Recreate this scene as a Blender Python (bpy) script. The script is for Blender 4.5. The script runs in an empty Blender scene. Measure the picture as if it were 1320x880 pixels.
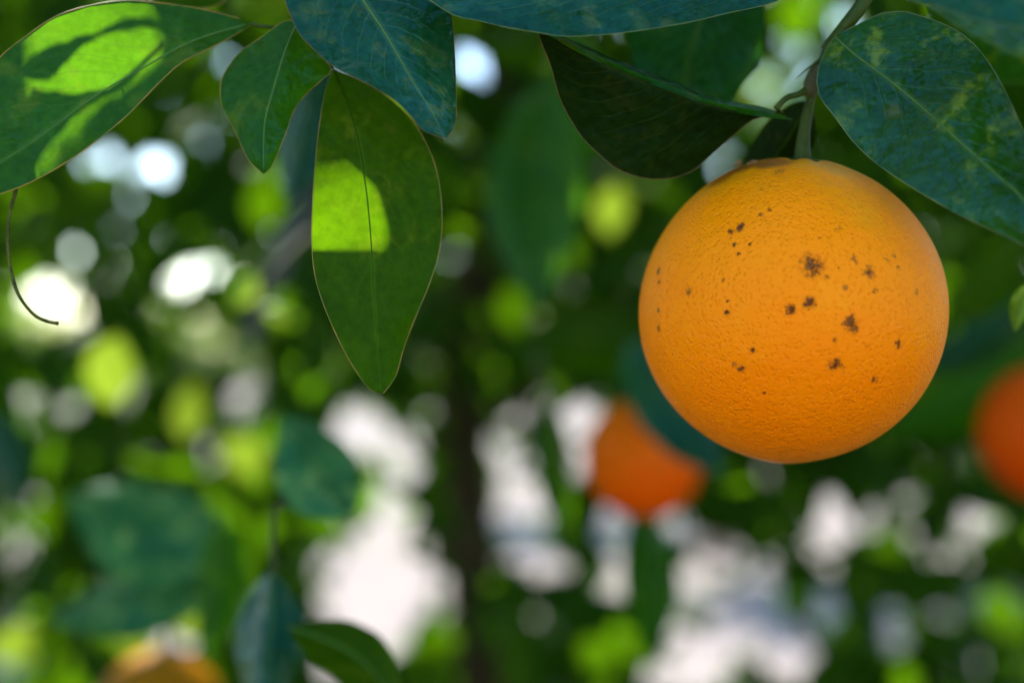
import bpy, math, random
import numpy as np
from mathutils import Vector
from mathutils.bvhtree import BVHTree
from mathutils.geometry import intersect_point_tri_2d

random.seed(7)
rng = np.random.default_rng(11)
sc = bpy.context.scene
col = sc.collection

# ------------------------------------------------------------------ camera
H = 1.50                      # height of the lens above the ground
F = 0.72 / 1320.0             # metres per photograph pixel at one metre
cam_data = bpy.data.cameras.new("camera")
cam = bpy.data.objects.new("camera", cam_data)
col.objects.link(cam)
cam.location = (0, 0, H)
cam.rotation_euler = (math.radians(90), 0, 0)
cam_data.lens = 50
cam_data.sensor_width = 36
cam_data.clip_start = 0.02
cam_data.clip_end = 2000
cam_data.dof.use_dof = True
cam_data.dof.focus_distance = 0.352
cam_data.dof.aperture_fstop = 4.0
cam_data.dof.aperture_blades = 9
cam_data.dof.aperture_rotation = math.radians(12)
sc.camera = cam

# ------------------------------------------------------------------ sky, sun, exposure
SUN_EL = math.radians(50)
SUN_AZ = math.radians(-28)    # from +Y (straight ahead) towards +X
SUN = Vector((math.cos(SUN_EL) * math.sin(SUN_AZ), math.cos(SUN_EL) * math.cos(SUN_AZ), math.sin(SUN_EL)))
world = bpy.data.worlds.new("World")
sc.world = world
world.use_nodes = True
wn = world.node_tree
sky = wn.nodes.new("ShaderNodeTexSky")
sky.sky_type = 'NISHITA'
sky.sun_disc = False
sky.sun_elevation = SUN_EL
sky.sun_rotation = SUN_AZ
sky.air_density = 1.0
sky.dust_density = 0.4
sky.ozone_density = 2.0
wn.links.new(sky.outputs[0], wn.nodes["Background"].inputs[0])
wn.nodes["Background"].inputs[1].default_value = 0.15
sd = bpy.data.lights.new("sun", 'SUN')
sd.energy = 5.0
sd.angle = math.radians(0.53)
sd.color = (1.0, 0.93, 0.82)
so = bpy.data.objects.new("sun", sd)
col.objects.link(so)
so.location = (0, 0, 10)
so.rotation_euler = SUN.to_track_quat('Z', 'Y').to_euler()

sc.view_settings.view_transform = 'Standard'
sc.view_settings.look = 'None'
sc.view_settings.exposure = 2.0
sc.render.engine = 'CYCLES'
sc.cycles.use_denoising = True
sc.cycles.max_bounces = 8
sc.cycles.sample_clamp_indirect = 8

# ------------------------------------------------------------------ helpers
def P(px, py, d):
    """a point seen at photograph pixel (px, py), d metres in front of the lens"""
    return Vector(((px - 660) * F * d, d, H + (440 - py) * F * d))

def to_px(p):
    """points (n,3) to photograph pixels"""
    p = np.asarray(p, dtype=float)
    d = np.maximum(p[:, 1], 1e-4)
    return np.stack([660 + p[:, 0] / (F * d), 440 - (p[:, 2] - H) / (F * d)], 1)

def mesh_obj(name, verts, faces, mat=None, parent=None, smooth=True, uvs=None):
    me = bpy.data.meshes.new(name)
    me.from_pydata([tuple(v) for v in verts], [], [tuple(f) for f in faces])
    if uvs is not None:
        lay = me.uv_layers.new(name="UVMap")
        li = np.empty(len(me.loops), dtype=np.int32)
        me.loops.foreach_get("vertex_index", li)
        lay.data.foreach_set("uv", np.asarray(uvs, dtype=np.float32)[li].ravel())
    if smooth:
        me.polygons.foreach_set("use_smooth", [True] * len(me.polygons))
    if mat:
        me.materials.append(mat)
    me.update()
    o = bpy.data.objects.new(name, me)
    col.objects.link(o)
    if parent:
        o.parent = parent
        o.matrix_parent_inverse = parent_inv(parent)
    return o

def world_of(o):
    """world matrix of an object before the scene is evaluated"""
    m = o.matrix_basis.copy()
    if o.parent:
        m = world_of(o.parent) @ o.matrix_parent_inverse @ m
    return m

def parent_inv(parent):
    return world_of(parent).inverted()

def thing(name, label, cat, loc, group=None):
    o = bpy.data.objects.new(name, None)
    o.empty_display_size = 0.01
    col.objects.link(o)
    o.location = loc
    o["label"] = label
    o["category"] = cat
    if group:
        o["group"] = group
    return o

def tag(o, label=None, cat=None, group=None, kind=None):
    for k, v in (("label", label), ("category", cat), ("group", group), ("kind", kind)):
        if v:
            o[k] = v
    return o

def spline(pts, n):
    """arc-length resampled smooth curve through pts (Catmull-Rom)"""
    pts = np.asarray(pts, dtype=float)
    if len(pts) == 2:
        t = np.linspace(0, 1, n)[:, None]
        return pts[0] * (1 - t) + pts[1] * t
    ext = np.vstack([2 * pts[0] - pts[1], pts, 2 * pts[-1] - pts[-2]])
    out = []
    for i in range(1, len(ext) - 2):
        p0, p1, p2, p3 = ext[i - 1], ext[i], ext[i + 1], ext[i + 2]
        for t in np.linspace(0, 1, 16, endpoint=False):
            out.append(0.5 * ((2 * p1) + (-p0 + p2) * t + (2 * p0 - 5 * p1 + 4 * p2 - p3) * t * t + (-p0 + 3 * p1 - 3 * p2 + p3) * t ** 3))
    out.append(pts[-1])
    out = np.array(out)
    s = np.r_[0, np.cumsum(np.linalg.norm(np.diff(out, axis=0), axis=1))]
    q = np.linspace(0, s[-1], n)
    return np.stack([np.interp(q, s, out[:, k]) for k in range(out.shape[1])], 1)

def tube_data(pts, radii, n=8, cap=True):
    pts = np.asarray(pts, dtype=float)
    m = len(pts)
    radii = np.interp(np.linspace(0, 1, m), np.linspace(0, 1, len(radii)), radii)
    tan = np.gradient(pts, axis=0)
    tan /= np.linalg.norm(tan, axis=1)[:, None] + 1e-12
    ref = np.array([0.3, 0.9, 0.2])
    v, f = [], []
    u = np.cross(tan[0], ref)
    u /= np.linalg.norm(u)
    for i in range(m):
        u = u - tan[i] * np.dot(u, tan[i])
        u /= np.linalg.norm(u)
        w = np.cross(tan[i], u)
        for k in range(n):
            a = 2 * math.pi * k / n
            v.append(pts[i] + radii[i] * (math.cos(a) * u + math.sin(a) * w))
    for i in range(m - 1):
        for k in range(n):
            a, b = i * n + k, i * n + (k + 1) % n
            f.append((a, b, b + n, a + n))
    if cap:
        f.append(tuple(range(n - 1, -1, -1)))
        f.append(tuple(range((m - 1) * n, m * n)))
    return v, f

def tube(name, pts, radii, mat, parent=None, n=8, steps=None):
    if steps:
        pts = spline([tuple(p) for p in pts], steps)
    v, f = tube_data(pts, radii, n)
    return mesh_obj(name, v, f, mat, parent)

def px_tube(name, pts, rpx, mat, parent=None, n=10, steps=24):
    """a tube through photograph pixels (px, py, d); radii in pixels"""
    w = [P(*p) for p in pts]
    dm = sum(p[2] for p in pts) / len(pts)
    return tube(name, w, [r * F * dm for r in rpx], mat, parent, n, steps)

# ------------------------------------------------------------------ materials
def new_mat(name):
    m = bpy.data.materials.new(name)
    m.use_nodes = True
    nt = m.node_tree
    for n in list(nt.nodes):
        nt.nodes.remove(n)
    out = nt.nodes.new("ShaderNodeOutputMaterial")
    return m, nt, out

class NB:
    """a small node builder"""
    def __init__(self, nt):
        self.nt = nt
    def n(self, t, **kw):
        x = self.nt.nodes.new(t)
        for k, v in kw.items():
            setattr(x, k, v)
        return x
    def put(self, sock, v):
        if isinstance(v, bpy.types.NodeSocket):
            self.nt.links.new(v, sock)
        elif v is not None:
            if isinstance(v, tuple) and len(v) == 3 and sock.type == 'RGBA':
                v = v + (1.0,)
            sock.default_value = v
    def math(self, op, a, b=None, c=None, clamp=False):
        x = self.n("ShaderNodeMath", operation=op, use_clamp=clamp)
        self.put(x.inputs[0], a)
        if b is not None:
            self.put(x.inputs[1], b)
        if c is not None:
            self.put(x.inputs[2], c)
        return x.outputs[0]
    def smooth(self, v, lo, hi, a=0.0, b=1.0):
        x = self.n("ShaderNodeMapRange", interpolation_type='SMOOTHSTEP')
        self.put(x.inputs[0], v)
        x.inputs[1].default_value, x.inputs[2].default_value = lo, hi
        x.inputs[3].default_value, x.inputs[4].default_value = a, b
        return x.outputs[0]
    def mix(self, f, a, b):
        x = self.n("ShaderNodeMix", data_type='RGBA')
        self.put(x.inputs[0], f)
        self.put(x.inputs[6], a)
        self.put(x.inputs[7], b)
        return x.outputs[2]
    def noise(self, vec, scale, detail=3, rough=0.55, w=None):
        x = self.n("ShaderNodeTexNoise")
        self.put(x.inputs["Vector"], vec)
        x.inputs["Scale"].default_value = scale
        x.inputs["Detail"].default_value = detail
        x.inputs["Roughness"].default_value = rough
        return x

def leaf_material(name, dark, light, yellow=0.2, spots=0.5, trans=0.3, trans_col=(0.30, 0.55, 0.01), rough=0.36,
                  spec=0.5, vein=(0.05, 0.12, 0.025), vein_amt=0.22, seed=0.0, yellow_col=(0.22, 0.26, 0.015)):
    m, nt, out = new_mat(name)
    b = NB(nt)
    tc = b.n("ShaderNodeTexCoord")
    oi = b.n("ShaderNodeObjectInfo")
    off = b.n("ShaderNodeVectorMath", operation='ADD')
    rnd = b.math('MULTIPLY', oi.outputs["Random"], 3.0)
    comb = b.n("ShaderNodeCombineXYZ")
    b.put(comb.inputs[0], rnd)
    comb.inputs[1].default_value = seed
    b.put(comb.inputs[2], rnd)
    b.put(off.inputs[0], tc.outputs["Object"])
    b.put(off.inputs[1], comb.outputs[0])
    vec = off.outputs[0]
    uvs = b.n("ShaderNodeSeparateXYZ")
    b.put(uvs.inputs[0], tc.outputs["UV"])
    u, v = uvs.outputs[0], uvs.outputs[1]
    au = b.math('ABSOLUTE', b.math('SUBTRACT', u, 0.5))
    # side veins that run out from the midrib towards the tip
    wob = b.noise(vec, 90, 2)
    t = b.math('MULTIPLY_ADD', v, 13.0, b.math('MULTIPLY', au, -9.0))
    t = b.math('ADD', t, b.math('MULTIPLY', wob.outputs["Fac"], 0.9))
    tri = b.math('ABSOLUTE', b.math('SUBTRACT', b.math('FRACT', t), 0.5))
    vmask = b.smooth(tri, 0.40, 0.5)
    vline = b.math('MULTIPLY', vmask, b.smooth(au, 0.49, 0.25))
    mid = b.smooth(au, 0.035, 0.012)
    n1 = b.noise(vec, 45, 4, 0.6)
    n2 = b.noise(vec, 130, 4, 0.65)
    n3 = b.noise(vec, 420, 3, 0.6)
    c = b.mix(b.smooth(n1.outputs["Fac"], 0.3, 0.7), dark, light)
    fine = b.smooth(n3.outputs["Fac"], 0.3, 0.7, 0.80, 1.18)
    hsv = b.n("ShaderNodeHueSaturation")
    b.put(hsv.inputs["Value"], fine)
    b.put(hsv.inputs["Color"], c)
    c = hsv.outputs[0]
    c = b.mix(b.math('MULTIPLY', vline, vein_amt), c, vein)
    c = b.mix(b.math('MULTIPLY', mid, min(1.0, vein_amt * 1.6)), c, vein)
    # yellowed patches
    ym = b.math('MULTIPLY', b.smooth(n2.outputs["Fac"], 0.50, 0.66), b.smooth(n1.outputs["Fac"], 0.40, 0.58))
    ym = b.math('MULTIPLY', ym, yellow)
    c = b.mix(ym, c, yellow_col)
    # brown specks with yellow haloes
    vo = b.n("ShaderNodeTexVoronoi")
    b.put(vo.inputs["Vector"], vec)
    vo.inputs["Scale"].default_value = 110
    sel = b.n("ShaderNodeSeparateColor")
    b.put(sel.inputs[0], vo.outputs["Color"])
    pick = b.math('GREATER_THAN', sel.outputs[0], 0.93)
    dd = b.math('ADD', vo.outputs["Distance"], b.math('MULTIPLY', b.math('SUBTRACT', n3.outputs["Fac"], 0.5), 0.25))
    halo = b.math('MULTIPLY', b.math('MULTIPLY', b.smooth(dd, 0.42, 0.12), pick), spots * 0.55)
    core = b.math('MULTIPLY', b.math('MULTIPLY', b.smooth(dd, 0.17, 0.06), pick), spots)
    c = b.mix(halo, c, (0.20, 0.17, 0.03))
    c = b.mix(core, c, (0.05, 0.018, 0.008))
    # relief
    hgt = b.math('MULTIPLY_ADD', vline, -0.6, b.math('MULTIPLY', n3.outputs["Fac"], 0.35))
    hgt = b.math('ADD', hgt, b.math('MULTIPLY', n2.outputs["Fac"], 0.6))
    bump = b.n("ShaderNodeBump")
    bump.inputs["Strength"].default_value = 0.35
    bump.inputs["Distance"].default_value = 0.0005
    b.put(bump.inputs["Height"], hgt)
    swell = b.n("ShaderNodeBump")
    swell.inputs["Strength"].default_value = 0.8
    swell.inputs["Distance"].default_value = 0.007
    b.put(swell.inputs["Height"], n1.outputs["Fac"])
    b.put(swell.inputs["Normal"], bump.outputs[0])
    bump = swell
    pr = b.n("ShaderNodeBsdfPrincipled")
    b.put(pr.inputs["Base Color"], c)
    b.put(pr.inputs["Roughness"], b.smooth(n2.outputs["Fac"], 0.3, 0.7, rough - 0.03, rough + 0.05))
    pr.inputs["Specular IOR Level"].default_value = spec
    pr.inputs["Specular Tint"].default_value = (0.22, 0.72, 1.0, 1.0)   # blue gloss colour stands in for bluer sky sheen
    b.put(pr.inputs["Normal"], bump.outputs[0])
    tl = b.n("ShaderNodeBsdfTranslucent")
    tcol = b.mix(b.smooth(n3.outputs["Fac"], 0.25, 0.75), tuple(0.75 * x for x in trans_col), trans_col)
    tcol = b.mix(b.math('MULTIPLY', vline, 0.35), tcol, tuple(0.55 * x for x in trans_col))
    tcol = b.mix(b.math('MULTIPLY', ym, 0.8), tcol, (0.62, 0.52, 0.02))
    tcol = b.mix(core, tcol, (0.03, 0.01, 0.0))
    b.put(tl.inputs["Color"], tcol)
    mx = b.n("ShaderNodeMixShader")
    mx.inputs[0].default_value = trans
    b.put(mx.inputs[1], pr.outputs[0])
    b.put(mx.inputs[2], tl.outputs[0])
    b.put(out.inputs[0], mx.outputs[0])
    return m

def plain_material(name, c1, c2, scale=60, rough=0.7, bump=0.4, dist=0.002, stretch=None, spec=0.4):
    m, nt, out = new_mat(name)
    b = NB(nt)
    tc = b.n("ShaderNodeTexCoord")
    vec = tc.outputs["Object"]
    if stretch:
        mp = b.n("ShaderNodeMapping")
        mp.inputs["Scale"].default_value = stretch
        b.put(mp.inputs[0], vec)
        vec = mp.outputs[0]
    n1 = b.noise(vec, scale, 5, 0.65)
    c = b.mix(b.smooth(n1.outputs["Fac"], 0.3, 0.7), c1, c2)
    bp = b.n("ShaderNodeBump")
    bp.inputs["Strength"].default_value = bump
    bp.inputs["Distance"].default_value = dist
    b.put(bp.inputs["Height"], n1.outputs["Fac"])
    pr = b.n("ShaderNodeBsdfPrincipled")
    b.put(pr.inputs["Base Color"], c)
    pr.inputs["Roughness"].default_value = rough
    pr.inputs["Specular IOR Level"].default_value = spec
    b.put(pr.inputs["Normal"], bp.outputs[0])
    b.put(out.inputs[0], pr.outputs[0])
    return m

M_TOP = leaf_material("leaf_upper_side", (0.0015, 0.026, 0.003), (0.006, 0.048, 0.004), yellow=0.16, trans=0.32, trans_col=(0.30, 0.84, 0.001), rough=0.22, spec=0.15)
M_TEAL = leaf_material("leaf_waxy", (0.0015, 0.030, 0.012), (0.005, 0.048, 0.020), yellow=0.16, trans_col=(0.12, 0.6, 0.03), trans=0.09, rough=0.20, spec=0.34, seed=2.0, vein=(0.05, 0.13, 0.06))
M_UNDER = leaf_material("leaf_under_side", (0.006, 0.020, 0.0005), (0.014, 0.034, 0.0005), yellow=0.2, trans=0.23, trans_col=(0.34, 0.80, 0.001), rough=0.5, spec=0.05, seed=4.0, vein_amt=0.4, vein=(0.035, 0.085, 0.003))
M_DARKUNDER = leaf_material("leaf_olive_under_side", (0.0025, 0.009, 0.0003), (0.005, 0.015, 0.0004), yellow=0.05, trans=0.07, trans_col=(0.14, 0.22, 0.002), rough=0.55, spec=0.05, seed=5.0, vein_amt=0.10, vein=(0.05, 0.08, 0.01), yellow_col=(0.14, 0.09, 0.02))
M_MOTTLE = leaf_material("leaf_mottled", (0.0015, 0.022, 0.003), (0.006, 0.048, 0.004), yellow=1.0, trans=0.14, trans_col=(0.22, 0.7, 0.001), rough=0.22, spec=0.34, seed=7.0, yellow_col=(0.085, 0.16, 0.006))
M_DEEP = leaf_material("leaf_deep_shade", (0.002, 0.024, 0.003), (0.005, 0.038, 0.004), yellow=0.1, trans=0.09, trans_col=(0.15, 0.7, 0.002), rough=0.35, spec=0.1, seed=6.0)
M_PALE = leaf_material("leaf_pale_mottled", (0.008, 0.075, 0.024), (0.045, 0.17, 0.045), yellow=1.0, trans=0.12, trans_col=(0.2, 0.6, 0.02), rough=0.3, spec=0.30, seed=3.0, yellow_col=(0.22, 0.34, 0.08))  # lighter base colour stands in for front light on shaded leaves
M_LIME = leaf_material("leaf_lime", (0.10, 0.22, 0.008), (0.17, 0.30, 0.010), yellow=0.3, trans=0.30, trans_col=(0.36, 0.56, 0.04), rough=0.42, spec=0.1, seed=9.0)  # lime base colour puts sunlight into leaves meant as sunlit
M_BACK = leaf_material("leaf_crown", (0.006, 0.030, 0.002), (0.018, 0.060, 0.004), yellow=0.3, trans=0.26, trans_col=(0.19, 0.50, 0.003), rough=0.42, spec=0.08, seed=12.0)
M_STEM = plain_material("green_stem", (0.022, 0.045, 0.006), (0.045, 0.072, 0.010), 300, 0.5, 0.4, 0.0004, spec=0.15)
M_RIB = plain_material("leaf_rib", (0.055, 0.13, 0.03), (0.08, 0.17, 0.035), 300, 0.45, 0.2, 0.0002, spec=0.15)
M_RIBDARK = plain_material("leaf_rib_under", (0.022, 0.060, 0.002), (0.035, 0.080, 0.003), 300, 0.5, 0.2, 0.0002, spec=0.05)
M_EDGE = plain_material("leaf_margin", (0.10, 0.12, 0.01), (0.26, 0.15, 0.012), 220, 0.4, 0.2, 0.0002)  # yellowish margin whose gold also stands in for sun glint
M_EDGEGREEN = plain_material("leaf_margin_green", (0.03, 0.09, 0.03), (0.10, 0.14, 0.03), 220, 0.4, 0.2, 0.0002)
M_EDGEDARK = plain_material("leaf_margin_brown", (0.06, 0.045, 0.008), (0.12, 0.06, 0.012), 220, 0.45, 0.2, 0.0002)
M_BARK = plain_material("bark", (0.075, 0.045, 0.028), (0.15, 0.095, 0.062), 40, 0.9, 0.9, 0.006, (1, 1, 0.3))
M_TWIG = plain_material("twig_bark", (0.040, 0.045, 0.020), (0.08, 0.075, 0.035), 200, 0.8, 0.6, 0.001)

# ------------------------------------------------------------------ leaves
def grid_leaf(parent, mat, L, M, R, eL=0.0, eR=0.0, rib=M_RIB, edge=M_EDGEGREEN, nv=36, nu=8, wave=0.00035, seed=0,
              rib_px=2.6, edge_px=1.1, bow=0.0, label=None, p=1.4):
    """one leaf as a curved blade. L, M, R: left edge, midrib, right edge as photograph pixels from stalk to tip; M carries
    the distance d. eL, eR: how much farther off each edge lies than the midrib, in metres at the widest place."""
    Mp = spline(M, nv)
    Lp = spline([tuple(q) for q in L], nv)
    Rp = spline([tuple(q) for q in R], nv)
    t = np.linspace(0, 1, nv)
    width = np.sin(np.pi * np.clip(t, 0, 1)) ** 0.6
    rs = np.random.default_rng(seed + 100)
    ph = rs.uniform(0, 6.28, 4)
    verts, uvs = [], []
    us = np.linspace(-1, 1, 2 * nu + 1)
    for i in range(nv):
        for u in us:
            a = abs(u)
            E, e = (Lp[i], eL) if u < 0 else (Rp[i], eR)
            px = Mp[i, 0] + (E[0] - Mp[i, 0]) * a
            py = Mp[i, 1] + (E[1] - Mp[i, 1]) * a
            d = Mp[i, 2] + e * width[i] * a ** p + bow * math.sin(math.pi * t[i])
            # lateral ripples between the side veins, and a slow wave of the margin
            d += wave * a * math.sin(13 * 2 * math.pi * t[i] - 5.5 * a + ph[0]) * (1 - 0.5 * a)
            d += wave * 3.0 * a * a * math.sin(5.0 * t[i] * math.pi + ph[1] + (0 if u < 0 else 2.1))
            verts.append(P(px, py, d))
            uvs.append((0.5 + 0.5 * u, t[i]))
    W = 2 * nu + 1
    faces = [(i * W + k, i * W + k + 1, (i + 1) * W + k + 1, (i + 1) * W + k) for i in range(nv - 1) for k in range(W - 1)]
    o = mesh_obj("leaf", verts, faces, mat, parent, True, uvs)
    dm = float(Mp[:, 2].mean())
    V = np.array([tuple(v) for v in verts]).reshape(nv, W, 3)
    if rib:
        mid = V[:, nu, :] + np.array([0, -0.00012, 0])
        v, f = tube_data(mid[: nv - 1], [rib_px * F * dm * 0.46, rib_px * F * dm * 0.33, rib_px * F * dm * 0.08], 6)
        mesh_obj("midrib", v, f, rib, o)
    if edge:
        line = np.vstack([V[::-1, 0, :], V[1:, -1, :]])
        jit = 1 + 0.25 * np.sin(np.arange(len(line)) * 1.7 + ph[2])
        v, f = tube_data(line, list(edge_px * F * dm * 0.38 * jit), 5)
        mesh_obj("margin", v, f, edge, o)
    if label:
        o["label"] = label
    return o

def simple_leaf(parent, mat, base, tip, wpx, side=0.0, eL=0.012, eR=0.012, rib=M_RIB, edge=None, seed=0, cut=0.5, bow=0.0, label=None):
    """a leaf from base to tip (px, py, d), wpx photograph pixels wide, bent sideways by side pixels"""
    b, t = np.array(base, float), np.array(tip, float)
    ax = t[:2] - b[:2]
    ln = np.linalg.norm(ax)
    nrm = np.array([ax[1], -ax[0]]) / ln
    rs = np.random.default_rng(seed + 900)
    M, L, R = [], [], []
    n = 11
    for i in range(n):
        s = i / (n - 1)
        c = b[:2] + ax * s + nrm * side * math.sin(math.pi * s)
        d = b[2] + (t[2] - b[2]) * s
        w = wpx * math.sin(math.pi * s ** 0.85) ** 0.85 if 0 < i < n - 1 else 0.0
        M.append((c[0], c[1], d))
        j = rs.uniform(0.94, 1.06, 2)
        l, r = c - nrm * w * cut * j[0], c + nrm * w * (1 - cut) * j[1]
        L.append(tuple(l))
        R.append(tuple(r))
    return grid_leaf(parent, mat, L, M, R, eL, eR, rib, edge, nv=22, nu=5, seed=seed, bow=bow, label=label)

# ==================================================================== SETTING
def ground():
    def mat(name, cols, patch, scale):
        m, nt, out = new_mat(name)
        b = NB(nt)
        tc = b.n("ShaderNodeTexCoord")
        vec = tc.outputs["Object"]
        n1 = b.noise(vec, scale, 5, 0.6)
        n2 = b.noise(vec, 3.0, 6, 0.65)
        n3 = b.noise(vec, 40, 4, 0.6)
        c = b.mix(b.smooth(n2.outputs["Fac"], 0.3, 0.7), cols[0], cols[1])
        g = b.mix(b.smooth(n3.outputs["Fac"], 0.35, 0.65), cols[2], cols[3])
        c = b.mix(b.smooth(n1.outputs["Fac"], patch, patch + 0.06), c, g)
        bp = b.n("ShaderNodeBump")
        bp.inputs["Distance"].default_value = 0.02
        bp.inputs["Strength"].default_value = 0.5
        b.put(bp.inputs["Height"], n3.outputs["Fac"])
        pr = b.n("ShaderNodeBsdfPrincipled")
        b.put(pr.inputs["Base Color"], c)
        pr.inputs["Roughness"].default_value = 0.95
        pr.inputs["Specular IOR Level"].default_value = 0.1
        b.put(pr.inputs["Normal"], bp.outputs[0])
        b.put(out.inputs[0], pr.outputs[0])
        return m
    s = 600
    o = mesh_obj("ground", [(-s, -s, 0), (s, -s, 0), (s, s, 0), (-s, s, 0)], [(0, 1, 2, 3)],
                 mat("orchard_floor", ((0.035, 0.060, 0.015), (0.060, 0.095, 0.020), (0.075, 0.055, 0.035), (0.11, 0.085, 0.055)), 0.52, 0.8), None, False)
    tag(o, "grassy orchard floor with patches of bare soil", None, None, "structure")
    edge_a = [(x, 5.2 + 0.35 * math.sin(x * 0.9) + 0.15 * math.sin(x * 2.7), 0.004) for x in np.linspace(-30, 30, 61)]
    edge_b = [(x, 46 + 0.8 * math.sin(x * 0.5), 0.004) for x in np.linspace(-30, 30, 61)]
    v = edge_a + edge_b
    f = [(i, i + 1, 62 + i, 61 + i) for i in range(60)]
    o = mesh_obj("pale_ground", v, f, mat("pale_sand", ((0.145, 0.128, 0.122), (0.19, 0.168, 0.158), (0.08, 0.10, 0.04), (0.12, 0.115, 0.07)), 0.56, 0.35), None, False)
    tag(o, "pale sandy yard in full sun beyond the orange tree", None, None, "structure")
    edge_a = [(x, -1.9 + 0.25 * math.sin(x * 0.9) + 0.12 * math.sin(x * 2.7), 0.004) for x in np.linspace(-20, 20, 41)]  # unseen pale strip added behind the camera to bounce warm sun forward
    edge_b = [(x, -9 + 0.3 * math.sin(x * 0.5), 0.004) for x in np.linspace(-20, 20, 41)]
    o = mesh_obj("pale_ground", edge_b + edge_a, [(i, i + 1, 42 + i, 41 + i) for i in range(40)],
                 mat("bounce_ground", ((0.33, 0.28, 0.22), (0.41, 0.35, 0.28), (0.26, 0.22, 0.15), (0.34, 0.29, 0.22)), 0.60, 0.35), None, False)
    tag(o, "added unseen pale ground behind the camera that bounces sun onto the orange", None, None, "structure")
ground()

# ---------- generic small leaf shapes for the crowns
def leaf_variant(k):
    rs = np.random.default_rng(40 + k)
    rows = 7
    wd = rs.uniform(0.40, 0.52)
    fold = rs.uniform(0.10, 0.45)
    bend = rs.uniform(-0.10, 0.30)
    tw = rs.uniform(-0.5, 0.5)
    v, uv = [], []
    for i in range(rows):
        s = i / (rows - 1)
        w = 0.5 * wd * math.sin(math.pi * min(1, max(0, s)) ** 0.85) ** 0.85 if 0 < i < rows - 1 else 0.012
        z0 = -bend * s * s
        a = tw * s
        for u in (-1, 0, 1):
            x, z = u * w, abs(u) * w * fold
            v.append((x * math.cos(a) - z * math.sin(a), s, z0 + x * math.sin(a) + z * math.cos(a)))
            uv.append((0.5 + 0.5 * u, s))
    f = []
    for i in range(rows - 1):
        for c in range(2):
            q = i * 3 + c
            f.append((q, q + 1, q + 4, q + 3))
    return np.array(v), np.array(f), np.array(uv)
VARS = [leaf_variant(k) for k in range(8)]

def frames(n, down=0.35, rs=rng, upness=0.6, out_dir=None):
    """n random leaf frames: columns are across, along, normal"""
    a = rs.normal(size=(n, 3))
    a[:, 2] -= down * 1.6
    if out_dir is not None:
        a += out_dir
    a /= np.linalg.norm(a, axis=1)[:, None]
    z = rs.normal(size=(n, 3))
    z[:, 2] += upness * 2
    x = np.cross(a, z)
    x /= np.linalg.norm(x, axis=1)[:, None] + 1e-9
    z = np.cross(x, a)
    return np.stack([x, a, z], 2)          # (n,3,3) rows world, columns local axes

def leaf_cloud(pos, R, size, var):
    """joined vertex, face and uv arrays of many crown leaves"""
    V, Fc, U = [], [], []
    base = 0
    for k in range(len(VARS)):
        idx = np.where(var == k)[0]
        if len(idx) == 0:
            continue
        v, f, uv = VARS[k]
        w = np.einsum('nij,vj->nvi', R[idx], v) * size[idx][:, None, None] + pos[idx][:, None, :]
        m = len(v)
        V.append(w.reshape(-1, 3))
        Fc.append((f[None] + base + (np.arange(len(idx)) * m)[:, None, None]).reshape(-1, 4))
        U.append(np.tile(uv, (len(idx), 1)))
        base += m * len(idx)
    return np.vstack(V), np.vstack(Fc), np.vstack(U)

def cloud_obj(name, V, Fc, U, mat, parent=None):
    me = bpy.data.meshes.new(name)
    me.vertices.add(len(V))
    me.vertices.foreach_set("co", V.astype(np.float32).ravel())
    n = len(Fc)
    me.loops.add(4 * n)
    me.loops.foreach_set("vertex_index", Fc.astype(np.int32).ravel())
    me.polygons.add(n)
    me.polygons.foreach_set("loop_start", np.arange(0, 4 * n, 4, dtype=np.int32))
    me.polygons.foreach_set("loop_total", np.full(n, 4, dtype=np.int32))
    lay = me.uv_layers.new(name="UVMap")
    lay.data.foreach_set("uv", U[Fc.ravel()].astype(np.float32).ravel())
    me.polygons.foreach_set("use_smooth", np.ones(n, dtype=bool))
    me.materials.append(mat)
    me.update(calc_edges=True)
    o = bpy.data.objects.new(name, me)
    col.objects.link(o)
    if parent:
        o.parent = parent
        o.matrix_parent_inverse = parent_inv(parent)
    return o

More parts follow.
